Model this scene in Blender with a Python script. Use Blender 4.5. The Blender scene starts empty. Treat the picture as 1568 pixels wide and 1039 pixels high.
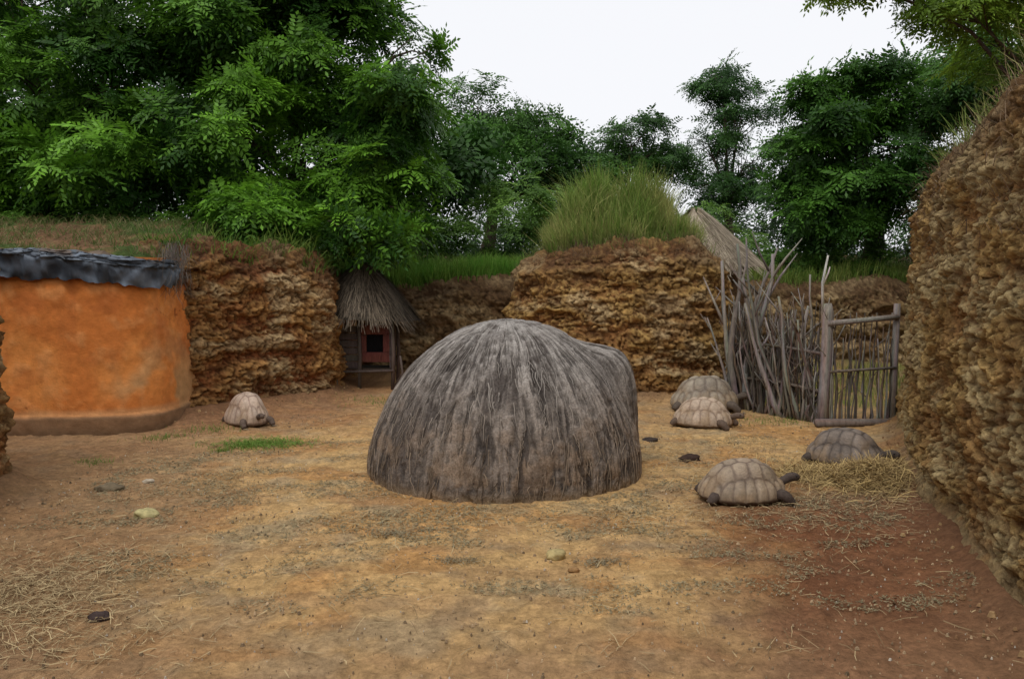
import bpy, math, random
import numpy as np
from mathutils import Vector
R = np.random.RandomState(7)
random.seed(7)
sc = bpy.context.scene

# ---------------------------------------------------------------- noise
def h3(ix,iy,iz,seed):
    n=(ix*374761393+iy*668265263+iz*1103515245+seed*974634777)&0xffffffff
    n=((n^(n>>13))*1274126177)&0xffffffff
    n=((n^(n>>15))*1103515245)&0xffffffff
    return ((n^(n>>16))&0xffff)/65535.0
def vn(p,seed=0):
    f=np.floor(p).astype(np.int64); t=p-f; t=t*t*(3-2*t)
    r=0
    for a in (0,1):
        wa=t[...,0] if a else 1-t[...,0]
        for b in (0,1):
            wb=t[...,1] if b else 1-t[...,1]
            for c in (0,1):
                wc=t[...,2] if c else 1-t[...,2]
                r=r+wa*wb*wc*h3(f[...,0]+a,f[...,1]+b,f[...,2]+c,seed)
    return r
def fbm(p,o=4,seed=0):
    s=0;a=.5;t=0
    for i in range(o):
        s=s+a*vn(p*(2.03**i)+i*17.3,seed+i); t+=a; a*=.5
    return s/t
def worley(p,seed=0):
    f=np.floor(p).astype(np.int64); t=p-f
    F1=np.full(p.shape[:-1],9.);F2=F1.copy();ID=F1*0
    for a in (-1,0,1):
        for b in (-1,0,1):
            for c in (-1,0,1):
                i,j,k=f[...,0]+a,f[...,1]+b,f[...,2]+c
                d=np.sqrt((a+h3(i,j,k,seed)-t[...,0])**2+(b+h3(i,j,k,seed+1)-t[...,1])**2+(c+h3(i,j,k,seed+2)-t[...,2])**2)
                n=d<F1
                F2=np.where(n,F1,np.minimum(F2,d)); ID=np.where(n,h3(i,j,k,seed+5),ID); F1=np.where(n,d,F1)
    return F1,F2,ID
def ss(a,b,x):
    t=np.clip((x-a)/(b-a),0,1); return t*t*(3-2*t)
def mix(a,b,t):
    a=np.asarray(a,float); b=np.asarray(b,float); t=np.asarray(t)[...,None]
    return a*(1-t)+b*t
def P3(x,y,z=0): 
    x,y,z=np.broadcast_arrays(x,y,z); return np.stack([x,y,z],-1).astype(float)

# ---------------------------------------------------------------- mesh helpers
def link(o,parent=None):
    sc.collection.objects.link(o)
    if parent: o.parent=parent
    return o
def empty(name,loc=(0,0,0)):
    e=bpy.data.objects.new(name,None); e.location=loc; e.empty_display_size=.2
    return link(e)
def quads(name,V,C,mat,parent=None,smooth=False):
    n=len(V); me=bpy.data.meshes.new(name)
    me.vertices.add(n*4); me.loops.add(n*4); me.polygons.add(n)
    me.vertices.foreach_set('co',V.astype(np.float32).ravel())
    me.loops.foreach_set('vertex_index',np.arange(n*4,dtype=np.int32))
    me.polygons.foreach_set('loop_start',np.arange(0,n*4,4,dtype=np.int32))
    me.update(calc_edges=True)
    a=me.attributes.new('Col','FLOAT_COLOR','FACE')
    a.data.foreach_set('color',np.concatenate([C,np.ones((n,1))],1).astype(np.float32).ravel())
    me.materials.append(mat)
    return link(bpy.data.objects.new(name,me),parent)
def grid(name,V,C,mat,parent=None,closed=False,flip=False,smooth=True):
    a,b=V.shape[:2]
    idx=np.arange(a*b).reshape(a,b)
    if closed: idx=np.concatenate([idx,idx[:1]],0)
    q=np.stack([idx[:-1,:-1],idx[1:,:-1],idx[1:,1:],idx[:-1,1:]],-1).reshape(-1,4)
    if flip: q=q[:,::-1]
    me=bpy.data.meshes.new(name); n=len(q)
    me.vertices.add(a*b); me.loops.add(n*4); me.polygons.add(n)
    me.vertices.foreach_set('co',V.astype(np.float32).ravel())
    me.loops.foreach_set('vertex_index',q.astype(np.int32).ravel())
    me.polygons.foreach_set('loop_start',np.arange(0,n*4,4,dtype=np.int32))
    me.polygons.foreach_set('use_smooth',np.full(n,smooth))
    me.update(calc_edges=True)
    at=me.attributes.new('Col','FLOAT_COLOR','POINT')
    at.data.foreach_set('color',np.concatenate([C.reshape(-1,3),np.ones((a*b,1))],1).astype(np.float32).ravel())
    me.materials.append(mat)
    return link(bpy.data.objects.new(name,me),parent)
class MB:
    def __init__(s): s.v=[];s.f=[];s.c=[]
    def tube(s,path,rad,col,seg=7,var=.12):
        path=[Vector(p) for p in path]; b=len(s.v); n=len(path)
        for i,p in enumerate(path):
            t=(path[min(i+1,n-1)]-path[max(i-1,0)]).normalized()
            u=t.cross(Vector((.31,.95,.05))); 
            if u.length<.05: u=t.cross(Vector((1,0,0)))
            u.normalize(); w=t.cross(u)
            r=rad[i] if hasattr(rad,'__len__') else rad
            for k in range(seg):
                a=2*math.pi*k/seg; rr=r*(1+random.uniform(-var,var))
                s.v.append(tuple(p+u*math.cos(a)*rr+w*math.sin(a)*rr)); s.c.append([c*random.uniform(.85,1.15) for c in col])
        for i in range(n-1):
            for k in range(seg):
                s.f.append((b+i*seg+k,b+i*seg+(k+1)%seg,b+(i+1)*seg+(k+1)%seg,b+(i+1)*seg+k))
        s.f.append(tuple(b+k for k in range(seg))[::-1]); s.f.append(tuple(b+(n-1)*seg+k for k in range(seg)))
    def box(s,c,d,col,rz=0,jit=.004):
        b=len(s.v)
        for sx in(-1,1):
            for sy in(-1,1):
                for sz in(-1,1):
                    x,y,z=sx*d[0]/2,sy*d[1]/2,sz*d[2]/2
                    s.v.append((c[0]+x*math.cos(rz)-y*math.sin(rz)+random.uniform(-jit,jit),c[1]+x*math.sin(rz)+y*math.cos(rz)+random.uniform(-jit,jit),c[2]+z+random.uniform(-jit,jit))); s.c.append([k*random.uniform(.9,1.1) for k in col])
        for q in((0,1,3,2),(4,6,7,5),(0,4,5,1),(2,3,7,6),(0,2,6,4),(1,5,7,3)): s.f.append(tuple(b+i for i in q))
    def make(s,name,mat,parent=None,smooth=True,bevel=0):
        me=bpy.data.meshes.new(name); me.from_pydata(s.v,[],s.f); me.update()
        at=me.attributes.new('Col','FLOAT_COLOR','POINT')
        at.data.foreach_set('color',np.concatenate([np.array(s.c),np.ones((len(s.c),1))],1).astype(np.float32).ravel())
        me.polygons.foreach_set('use_smooth',np.full(len(me.polygons),smooth))
        me.materials.append(mat); o=link(bpy.data.objects.new(name,me),parent)
        if bevel:
            m=o.modifiers.new('b','BEVEL'); m.width=bevel; m.segments=2
        return o

# ---------------------------------------------------------------- materials
def mat(name,scale=20,amp=.35,bump=.3,bscale=None,rough=.9,spec=.15,trans=0,stretch=None,bdist=.02,det=5):
    m=bpy.data.materials.new(name); m.use_nodes=True; nt=m.node_tree; N=nt.nodes; L=nt.links
    bs=N['Principled BSDF']; out=N['Material Output']
    bs.inputs['Roughness'].default_value=rough
    bs.inputs['Specular IOR Level'].default_value=spec
    at=N.new('ShaderNodeAttribute'); at.attribute_name='Col'
    src=at.outputs['Color']
    if amp:
        tc=N.new('ShaderNodeTexCoord'); mp=N.new('ShaderNodeMapping'); L.new(tc.outputs['Object'],mp.inputs['Vector'])
        if stretch: mp.inputs['Scale'].default_value=stretch
        n=N.new('ShaderNodeTexNoise'); n.inputs['Scale'].default_value=scale; n.inputs['Detail'].default_value=det; n.inputs['Roughness'].default_value=.7
        L.new(mp.outputs[0],n.inputs['Vector'])
        mr=N.new('ShaderNodeMapRange'); mr.inputs['From Min'].default_value=.3; mr.inputs['From Max'].default_value=.7
        mr.inputs['To Min'].default_value=1-amp; mr.inputs['To Max'].default_value=1+amp; L.new(n.outputs['Fac'],mr.inputs['Value'])
        vm=N.new('ShaderNodeVectorMath'); vm.operation='SCALE'; L.new(src,vm.inputs[0]); L.new(mr.outputs[0],vm.inputs['Scale'])
        src=vm.outputs[0]
    L.new(src,bs.inputs['Base Color'])
    if bump:
        n2=N.new('ShaderNodeTexNoise'); n2.inputs['Scale'].default_value=bscale or scale*2; n2.inputs['Detail'].default_value=5; n2.inputs['Roughness'].default_value=.75
        L.new(mp.outputs[0],n2.inputs['Vector'])
        b=N.new('ShaderNodeBump'); b.inputs['Strength'].default_value=bump; b.inputs['Distance'].default_value=bdist
        L.new(n2.outputs['Fac'],b.inputs['Height']); L.new(b.outputs[0],bs.inputs['Normal'])
    if trans:
        tr=N.new('ShaderNodeBsdfTranslucent'); L.new(src,tr.inputs['Color'])
        mx=N.new('ShaderNodeMixShader'); mx.inputs[0].default_value=trans
        L.new(bs.outputs[0],mx.inputs[1]); L.new(tr.outputs[0],mx.inputs[2]); L.new(mx.outputs[0],out.inputs['Surface'])
    return m
M_earth=mat('earth_cliff',15,.40,1.0,15,.95,.05,bdist=.075)
M_ground=mat('packed_soil',26,.34,1.0,34,.93,.10,bdist=.025,det=6)
M_leaf=mat('leaf',amp=0,bump=0,rough=.5,spec=.22,trans=.32)
M_grass=mat('grass_blade',amp=0,bump=0,rough=.6,spec=.2,trans=.3)
M_straw=mat('dry_straw',amp=0,bump=0,rough=.75,spec=.15)
M_bark=mat('bark',12,.4,.8,30,.9,.1,stretch=(1,1,.25))
M_wood=mat('weathered_wood',30,.4,.7,60,.85,.15,stretch=(1,1,.2),bdist=.01)
M_thatch=mat('thatch_skin',60,.45,.9,70,.92,.1,bdist=.012)
M_plaster=mat('ochre_render',9,.16,.7,22,.9,.12,bdist=.015)
M_tarp=mat('tarpaulin',6,.25,.3,12,.45,.35)
M_shell=mat('tortoise_shell',22,.28,.4,60,.6,.3,bdist=.006)
M_skin=mat('tortoise_skin',25,.3,.9,80,.8,.2,bdist=.01)
M_stone=mat('stone',15,.3,.5,30,.85,.2)

# ---------------------------------------------------------------- terrain
POLY=np.array([(-4.66,-4),(-4.64,7.4),(-5.0,7.8),(-9,8),(-9,10.6),(-4.4,10.9),(-3.6,12.1),(-2.95,12.95),(-3.05,15.8),(0.2,16.1),(-.08,14.0),(.6,13.2),(1.8,12.75),(3.1,12.7),(3.6,13.3),(3.9,15),(4.1,17),(9.5,17.3),(9.5,11),(5.3,10.9),(5.08,10.5),(3.9,7.7),(3.1,5.25),(2.75,4.2),(2.55,-4)],float)
def sdf(x,y):
    d=np.full(x.shape,1e9); ins=np.zeros(x.shape,bool); n=len(POLY)
    for i in range(n):
        a=POLY[i];b=POLY[(i+1)%n]; e=b-a
        t=np.clip(((x-a[0])*e[0]+(y-a[1])*e[1])/(e@e),0,1)
        d=np.minimum(d,(x-a[0]-t*e[0])**2+(y-a[1]-t*e[1])**2)
        c=((a[1]>y)!=(b[1]>y))&(x<(b[0]-a[0])*(y-a[1])/((b[1]-a[1])+1e-12)+a[0]); ins^=c
    return np.where(ins,-np.sqrt(d),np.sqrt(d))
def Hout(x,y):
    h=1.92+.045*np.clip(y-17,0,25)
    h=h+1.35*np.exp(-np.abs((x-1.95)/2.05)**2.6-((y-15.0)/1.7)**2)
    h=h+.35*ss(-2.5,-5,x)*ss(11.5,14,y)
    r=ss(12.5,10.8,y)*ss(1,2,x); h=h*(1-r)+(3.45+.35*ss(9,5,y))*r
    l=ss(9,8,y)*ss(-1,-2,x); h=h*(1-l)+2.75*l
    return h+.4*(fbm(P3(x*.7,y*.7),4,5)-.5)
def terr(x,y):
    s=sdf(x,y)
    return ss(.30,1.0,s)*Hout(x,y)+(.15*np.exp(s/.18)*(s<=0)+.15*(s>0)*ss(.8,.2,s)) + .05*(fbm(P3(x*.8,y*.8),3,9)-.5)
def axis(lo,hi,st,far0,far1,g=1.16):
    m=list(np.arange(lo,hi,st)); a=[];d=st;x=lo
    while x>far0: d*=g; x-=d; a.append(x)
    b=[];d=st;x=m[-1]
    while x<far1: d*=g; x+=d; b.append(x)
    return np.array(a[::-1]+m+b)
gx=axis(-6.5,6.5,.024,-400,400); gy=axis(3.6,12.5,.024,-60,500)
X,Y=np.meshgrid(gx,gy,indexing='ij')
S=sdf(X,Y); Z=terr(X,Y)
near=ss(30,15,np.hypot(X,Y))
Z=Z+near*(.010*(fbm(P3(X*9,Y*9),4,3)-.5)+.030*(fbm(P3(X*2.2,Y*2.2),3,31)-.5)+.016*ss(.58,.72,fbm(P3(X*11,Y*11),3,33))+.008*(vn(P3(X*24,Y*24),35)-.5))
def ground_col(X,Y):
    n1=fbm(P3(X*.9,Y*.9),4,11); n2=fbm(P3(X*4,Y*4),4,13); n3=fbm(P3(X*14,Y*14),4,15)
    och=np.array([.54,.34,.145]); red=np.array([.18,.073,.036]); brn=np.array([.29,.17,.09]); org=np.array([.47,.235,.08]); gry=np.array([.37,.285,.17])
    c=mix(och,gry,ss(.46,.66,n2*.6+n1*.4)*.7)
    c=mix(c,org,ss(.52,.66,fbm(P3(X*1.6,Y*2.4),5,17))*.65)
    c=mix(c,och*1.06,ss(.55,.7,fbm(P3(X*2.2,Y*3),4,19))*.6)
    c=mix(c,brn,ss(.50,.64,fbm(P3(X*3.1,Y*4.2),5,21))*.35)
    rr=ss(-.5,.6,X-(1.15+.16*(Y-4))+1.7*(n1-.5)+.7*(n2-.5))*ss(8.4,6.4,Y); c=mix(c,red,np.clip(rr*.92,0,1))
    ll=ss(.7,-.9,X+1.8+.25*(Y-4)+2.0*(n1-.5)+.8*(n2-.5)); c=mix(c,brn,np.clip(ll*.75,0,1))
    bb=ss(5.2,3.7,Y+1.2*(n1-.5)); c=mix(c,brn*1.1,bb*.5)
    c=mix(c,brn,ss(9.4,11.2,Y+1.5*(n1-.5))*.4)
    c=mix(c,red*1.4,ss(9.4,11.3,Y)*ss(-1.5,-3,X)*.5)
    c=c*(.60+.80*n3)[...,None]
    return c
GC=ground_col(X,Y)
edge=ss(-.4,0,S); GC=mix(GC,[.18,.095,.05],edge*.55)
back=ss(11.2,12.5,Y)*ss(3.2,3.8,X); gn=fbm(P3(X*3,Y*3),3,41)
GC=mix(GC,[.24,.22,.07],back*ss(.35,.6,gn)*.8)
GC=mix(GC,mix([.06,.07,.022],[.13,.08,.04],ss(.4,.6,gn)),ss(.1,.4,S))
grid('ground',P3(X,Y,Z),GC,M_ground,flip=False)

# ---------------------------------------------------------------- cliffs
def resample(path,step,it=2):
    p=np.array(path,float)
    for _ in range(it):
        q=[p[0]]
        for i in range(len(p)-1):
            q+= [p[i]*.75+p[i+1]*.25,p[i]*.25+p[i+1]*.75]
        q.append(p[-1]); p=np.array(q)
    d=np.r_[0,np.cumsum(np.linalg.norm(np.diff(p[:,:2],axis=0),axis=1))]
    s=np.linspace(0,d[-1],max(2,int(d[-1]/step)))
    return np.stack([np.interp(s,d,p[:,k]) for k in range(p.shape[1])],1)
def cliff(name,path,step,och,red,dark,seed,amp=.06,skirt=0,darktop=.62,tan=(.58,.42,.22),shoulder=.22,bigA=.28,lw=.34):
    p=resample(path,step); T=np.gradient(p[:,:2],axis=0); T/=np.linalg.norm(T,axis=1)[:,None]+1e-9
    k=15; 
    for j in (0,1): T[:,j]=np.convolve(np.pad(T[:,j],k,'edge'),np.ones(2*k+1)/(2*k+1),'valid')
    T/=np.linalg.norm(T,axis=1)[:,None]+1e-9
    Nn=np.stack([T[:,1],-T[:,0]],1)
    hm=p[:,2].max(); nv=int(hm/step*1.15); nc=int(1.15/(step*1.5))
    v=np.linspace(0,1,nv)
    base=p[:,None,:2]; ht=(p[:,2]+.5*(fbm(P3(p[:,0]*1.1,p[:,1]*1.1),4,seed+9)-.5))[:,None]
    Zf=-.12+v[None,:]*(ht+.12)
    back=.10*v+ shoulder*np.clip((v-.80)/.20,0,1)**2.0
    Xf=base[...,0]-Nn[:,None,0]*back; Yf=base[...,1]-Nn[:,None,1]*back
    c=np.linspace(0,1,nc+1)[1:]
    Xc=base[...,0]-Nn[:,None,0]*(.10+shoulder+1.3*c); Yc=base[...,1]-Nn[:,None,1]*(.10+shoulder+1.3*c)
    Hc=Hout(Xc,Yc); Zc=ht+(Hc+.04-ht)*c[None,:]
    Xa=np.concatenate([Xf,Xc],1);Ya=np.concatenate([Yf,Yc],1);Za=np.concatenate([Zf,Zc],1)
    Q=P3(Xa,Ya,Za)
    w1=np.stack([fbm(Q*2.2,3,seed+1),fbm(Q*2.2,3,seed+31),fbm(Q*1.6,3,seed+32)],-1)-.5
    w2=np.stack([fbm(Q*8,3,seed+33),fbm(Q*8,3,seed+34),fbm(Q*8,3,seed+35)],-1)-.5
    q=Q+w1*np.array([.45,.45,.30])+w2*np.array([.13,.13,.08])
    F1,F2,ID=worley(q*np.array([5.0,5.0,9.5]),seed)
    G1,G2,GD=worley(q*np.array([11.,11.,18.]),seed+3)
    e=np.clip((F2-F1)/.5,0,1); e2=np.clip((G2-G1)/.5,0,1)
    big=fbm(Q*np.array([.9,.9,.8]),4,seed+2)-.5; fine=fbm(Q*14,4,seed+4)-.5
    lay=fbm(q*np.array([1.1,1.1,5.4]),4,seed+6)
    Lq=lay*14; fr=Lq-np.floor(Lq); ter=(np.floor(Lq)+ss(.5,1,fr))/14-.5
    rough=np.ones_like(Za)
    if skirt: rough=ss(skirt*.7,skirt*1.3,Za)*.85+.15
    D=(amp*ss(0,.35,e)*(.25+.9*ID)+.034*ss(0,.4,e2)*(.3+GD)+.05*fine+lw*ter-.03)*rough+bigA*big
    if skirt: D=D+.07*ss(skirt*1.2,skirt*.5,Za)-.02
    w=np.concatenate([np.ones(nv),np.linspace(1,0,nc)])[None,:]
    tb=np.concatenate([np.clip((v-.84)/.16,0,1)**2,np.ones(nc)])[None,:]*.85
    Dc=np.clip(D,-.2,.25)
    Q[...,0]+=Nn[:,None,0]*Dc*(1-tb); Q[...,1]+=Nn[:,None,1]*Dc*(1-tb); Q[...,2]+=Dc*tb*w
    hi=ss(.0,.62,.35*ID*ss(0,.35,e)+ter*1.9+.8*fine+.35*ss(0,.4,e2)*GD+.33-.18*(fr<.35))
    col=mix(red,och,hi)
    col=mix(col,red,ss(.46,.60,fbm(q*1.5,4,seed+7))*.55)
    col=mix(col,tan,ss(.46,.60,fbm(q*np.array([1.6,1.6,3.2]),5,seed+17))*hi*.85)
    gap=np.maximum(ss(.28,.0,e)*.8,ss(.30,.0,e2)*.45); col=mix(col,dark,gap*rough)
    col=mix(col,dark,ss(.60,.70,fbm(q*np.array([2.4,2.4,5.]),4,seed+15))*.45)
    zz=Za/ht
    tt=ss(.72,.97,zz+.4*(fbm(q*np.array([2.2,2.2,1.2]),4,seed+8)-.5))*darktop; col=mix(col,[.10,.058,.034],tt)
    if skirt: col=mix(col,np.array([.30,.225,.12]),ss(skirt*1.15,skirt*.8,Za+.2*fine)*.65)
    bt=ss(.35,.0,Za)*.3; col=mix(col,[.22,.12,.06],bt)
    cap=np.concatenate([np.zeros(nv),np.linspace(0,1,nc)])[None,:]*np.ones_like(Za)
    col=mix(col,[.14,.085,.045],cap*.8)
    col=col*(.74+.58*fbm(Q*22,3,seed+12))[...,None]
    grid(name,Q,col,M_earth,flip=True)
    return dict(V=Q,N=Nn,nv=nv,nc=nc)
OCH=(.50,.30,.105);RED=(.35,.145,.05);DRK=(.10,.045,.021)
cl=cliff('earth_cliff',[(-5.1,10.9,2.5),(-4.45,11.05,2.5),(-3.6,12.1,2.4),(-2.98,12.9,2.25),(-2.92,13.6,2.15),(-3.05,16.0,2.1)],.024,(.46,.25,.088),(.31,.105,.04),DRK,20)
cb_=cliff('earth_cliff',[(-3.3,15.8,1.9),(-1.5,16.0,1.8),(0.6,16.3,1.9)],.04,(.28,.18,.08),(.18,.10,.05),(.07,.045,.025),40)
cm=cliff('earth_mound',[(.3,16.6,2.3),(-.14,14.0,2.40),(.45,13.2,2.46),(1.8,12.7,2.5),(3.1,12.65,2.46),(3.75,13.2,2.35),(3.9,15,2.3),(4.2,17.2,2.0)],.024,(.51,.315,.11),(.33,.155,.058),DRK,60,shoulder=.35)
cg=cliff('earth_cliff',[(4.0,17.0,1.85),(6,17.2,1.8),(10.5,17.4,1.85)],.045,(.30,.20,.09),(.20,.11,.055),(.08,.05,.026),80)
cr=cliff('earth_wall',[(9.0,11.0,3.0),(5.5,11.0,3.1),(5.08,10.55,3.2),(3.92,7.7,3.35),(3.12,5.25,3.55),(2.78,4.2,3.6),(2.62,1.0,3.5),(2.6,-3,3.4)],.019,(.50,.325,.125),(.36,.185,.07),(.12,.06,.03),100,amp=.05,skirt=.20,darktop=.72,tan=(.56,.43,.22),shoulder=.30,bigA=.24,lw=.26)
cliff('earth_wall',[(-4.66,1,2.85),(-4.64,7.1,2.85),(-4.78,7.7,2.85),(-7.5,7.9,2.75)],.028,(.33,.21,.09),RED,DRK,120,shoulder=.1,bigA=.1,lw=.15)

# ---------------------------------------------------------------- leaves
def compound(L=1.,pairs=6,rs=R):
    qs=[];droop=rs.uniform(.25,.65);bend=rs.uniform(-.25,.25)
    def pt(t): return np.array([t*L,bend*t*t*L,-droop*t*t*L])
    for i in range(pairs+1):
        t=.18+.82*i/pairs; p=pt(t)
        for sgn in ((1,-1) if i<pairs else (0,)):
            l=.34*L*(1-.35*abs(t-.5))*rs.uniform(.85,1.15); w=l*.42
            d=np.array([.55,sgn*.85,-.30+rs.uniform(-.15,.15)]) if sgn else np.array([1,0,-.6])
            d/=np.linalg.norm(d); s=np.cross(d,[0,0,1]); s/=np.linalg.norm(s)+1e-9
            s=s+np.array([0,0,rs.uniform(-.35,.35)])
            qs.append([p,p+d*l*.45+s*w*.5,p+d*l,p+d*l*.45-s*w*.5])
    return np.array(qs)
def rot(ax,a):
    ax=ax/np.linalg.norm(ax); K=np.array([[0,-ax[2],ax[1]],[ax[2],0,-ax[0]],[-ax[1],ax[0],0]])
    return np.eye(3)+math.sin(a)*K+(1-math.cos(a))*K@K
def rosette(nl,pairs,rs):
    out=[]
    for i in range(nl):
        q=compound(1*rs.uniform(.7,1.1),pairs,rs)
        az=2*math.pi*(i+rs.rand()*.8)/nl; el=rs.uniform(-.2,.7)
        M=rot(np.array([0,0,1.]),az)@rot(np.array([0,1.,0]),-el)
        out.append(q@M.T+rs.normal(0,.08,3))
    return np.concatenate(out)
RT={'fine':[rosette(8,5,R) for _ in range(7)],'mid':[rosette(7,4,R) for _ in range(6)],'coarse':[rosette(7,3,R) for _ in range(6)]}
def place(tmpls,P,up,scale,col):
    V=[];C=[]
    n=len(P); which=R.randint(0,len(tmpls),n)
    a=R.uniform(0,2*np.pi,n)
    up=up/np.linalg.norm(up,axis=1)[:,None]
    ref=np.stack([np.cos(a),np.sin(a),np.zeros(n)],1)
    xx=np.cross(ref,up); xx/=np.linalg.norm(xx,axis=1)[:,None]+1e-9
    yy=np.cross(up,xx); B=np.stack([xx,yy,up],2)*scale[:,None,None]
    for k,t in enumerate(tmpls):
        m=which==k
        if not m.any(): continue
        v=np.einsum('nij,qkj->nqki',B[m],t)+P[m][:,None,None,:]
        V.append(v.reshape(-1,4,3))
        c=np.repeat(col[m][:,None,:],len(t),1)*R.uniform(.7,1.35,(m.sum(),len(t),1)); C.append(c.reshape(-1,3))
    return np.concatenate(V),np.concatenate(C)
def crown_pts(blobs,n,drop,seed,tiers=True):
    B=[];W=[]
    for q in blobs:
        q=np.array(q,float); w=(q[3]*q[4]*q[5])**.66
        B.append(q);W.append(w*(.38 if tiers else 1))
        if tiers:
            K=max(6,int(5*w**.5*1.6))
            for j in range(K):
                d=R.normal(size=3); d/=np.linalg.norm(d); d[2]=d[2]*.9+.1; d[1]-=.25
                f=R.uniform(.30,.50); rz=max(.16,q[5]*f*.5)
                B.append(np.array([*(q[:3]+d*q[3:6]*R.uniform(.6,.95)),q[3]*f,q[4]*f,rz])); W.append(w*.62/K)
    b=np.array(B);w=np.array(W); k=R.choice(len(b),n,p=w/w.sum())
    d=R.normal(size=(n,3)); d/=np.linalg.norm(d,axis=1)[:,None]
    r=np.where(R.rand(n)<.65,R.uniform(.75,1.05,n),R.uniform(.2,.75,n))
    r=r*(.72+.55*fbm((d*1.6+b[k][:,:3]*.7),3,seed))
    P=b[k][:,:3]+d*b[k][:,3:6]*r[:,None]
    m=vn(P*.95,seed+3)>drop
    return P[m],d[m]
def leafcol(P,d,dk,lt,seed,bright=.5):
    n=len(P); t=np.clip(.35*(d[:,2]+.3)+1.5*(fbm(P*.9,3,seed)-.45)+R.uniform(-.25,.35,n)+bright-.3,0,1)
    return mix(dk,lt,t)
def tree(name,base,blobs,n,ls,dk,lt,kind='mid',drop=.3,tr=.16,seed=1,bright=.5,barkc=(.10,.075,.055)):
    e=empty(name,(base[0],base[1],base[2]))
    P,d=crown_pts(blobs,n,drop,seed)
    up=d*.7+np.array([0,0,.75])+R.normal(size=P.shape)*.25
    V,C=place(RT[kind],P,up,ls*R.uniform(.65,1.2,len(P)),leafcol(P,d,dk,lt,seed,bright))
    o=np.array(base)
    quads('foliage',V-o,C,M_leaf,e)
    mb=MB(); b=np.array(blobs,float); cen=np.average(b[:,:3],axis=0,weights=b[:,3])-o
    top=np.array([cen[0]*.5,cen[1]*.5,max(cen[2]*.75,.8)])
    mb.tube([(0,0,-.3),tuple(top*[.35,.35,.33]+[.08,0,0]),tuple(top*[.7,.7,.66]-[.05,0,0]),tuple(top)],[tr*1.3,tr,tr*.85,tr*.7],barkc,10)
    for q in b:
        c=q[:3]-o; s0=top*random.uniform(.45,.95); m=(s0+c)/2+np.array([0,0,.10*np.linalg.norm(c-s0)])
        mb.tube([tuple(s0),tuple(m),tuple(c)],[tr*.42,tr*.26,tr*.10],barkc,7)
        for _ in range(7):
            dd=R.normal(size=3); dd/=np.linalg.norm(dd); dd[2]=abs(dd[2])*.6
            s1=m+(c-m)*random.uniform(.1,1); ee=c+dd*q[3:6]*.85
            mb.tube([tuple(s1),tuple((s1+ee)/2+[0,0,.1]),tuple(ee)],[tr*.14,tr*.09,tr*.03],barkc,5)
    mb.make('trunk',M_bark,e)
    return e
DK=(.028,.082,.010); LT=(.165,.36,.030)
tree('locust_tree',(-4.6,16.6,2.1),[(-4.6,16.2,6.6,2.5,2.2,1.6),(-2.7,15.6,5.0,1.6,1.6,.95),(-3.0,15.3,3.9,1.6,1.4,.8),(-2.5,14.6,3.0,1.1,1.0,.5),(-5.4,14.9,4.6,1.6,1.3,1.0),(-4.4,14.4,3.2,1.1,.9,.5),(-2.3,16.2,6.3,.9,1.2,.6),(-3.9,16.0,7.9,1.9,1.8,1.1),(-3.2,13.7,2.75,.9,.55,.28),(-2.2,14.0,2.65,.6,.5,.25),(-4.3,13.3,3.0,.8,.6,.3)],2500,.41,DK,LT,'fine',.28,.2,3,.50)
tree('locust_tree',(-9.0,16.4,2.1),[(-8.8,15.8,5.4,2.7,2.0,1.6),(-7.4,15.0,3.9,1.9,1.5,.8),(-10.2,15.0,3.8,1.8,1.5,.9),(-6.8,15.8,6.7,1.9,1.7,1.0),(-9.9,16,7.6,2.2,2,1.1)],1750,.41,DK,LT,'fine',.34,.2,11,.48)
tree('locust_tree',(-7.0,21,2.3),[(-7,20.5,5.0,4.5,2.2,2.5),(-12,20,4.8,3.5,2,2.5),(-2.4,21,4.8,1.8,2,1.7)],900,.66,(.016,.05,.009),(.06,.15,.02),'mid',.12,.25,17,.4)
tree('locust_tree',(-1.0,26,2.3),[(-.9,26,6.9,1.5,1.6,1.2),(1.0,26.5,6.4,1.3,1.5,1.0),(-.6,25,5.2,2.0,1.6,1.3),(1.8,26,4.9,1.7,1.5,1.1)],640,.50,(.025,.065,.014),(.10,.23,.035),'mid',.32,.2,23,.45)
tree('locust_tree',(4.0,28,2.4),[(4.1,28,6.9,1.4,1.3,.35),(4.1,28,5.9,1.9,1.5,.6),(2.6,28,5.3,1.4,1.5,.6),(5.2,28,5.6,1.1,1.2,.4)],460,.46,(.025,.065,.014),(.09,.21,.035),'mid',.3,.14,27,.4)
tree('locust_tree',(8.0,30,2.4),[(7.7,30,9.3,.8,1.0,.4),(7.7,30,8.6,1.4,1.3,.40),(8.4,30,7.7,1.6,1.4,.40),(7.2,30,6.8,1.5,1.4,.40),(8.6,30,6.1,1.4,1.4,.5),(7.8,30,5.0,2.1,1.5,.8)],560,.42,(.022,.06,.016),(.08,.19,.035),'mid',.24,.16,29,.4)
tree('locust_tree',(8.6,19.5,2.0),[(8.2,19,4.7,2.1,1.8,1.4),(7.9,18.8,6.0,1.5,1.4,.7),(10.2,18.5,6.0,2.2,1.8,1.2),(7.1,18.6,3.4,1.2,1.2,.9),(9.6,18,3.6,1.8,1.5,1.1),(7.3,18.5,5.2,1.1,1.2,.5)],1650,.41,(.022,.065,.010),(.10,.24,.028),'fine',.24,.22,33,.42)
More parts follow.
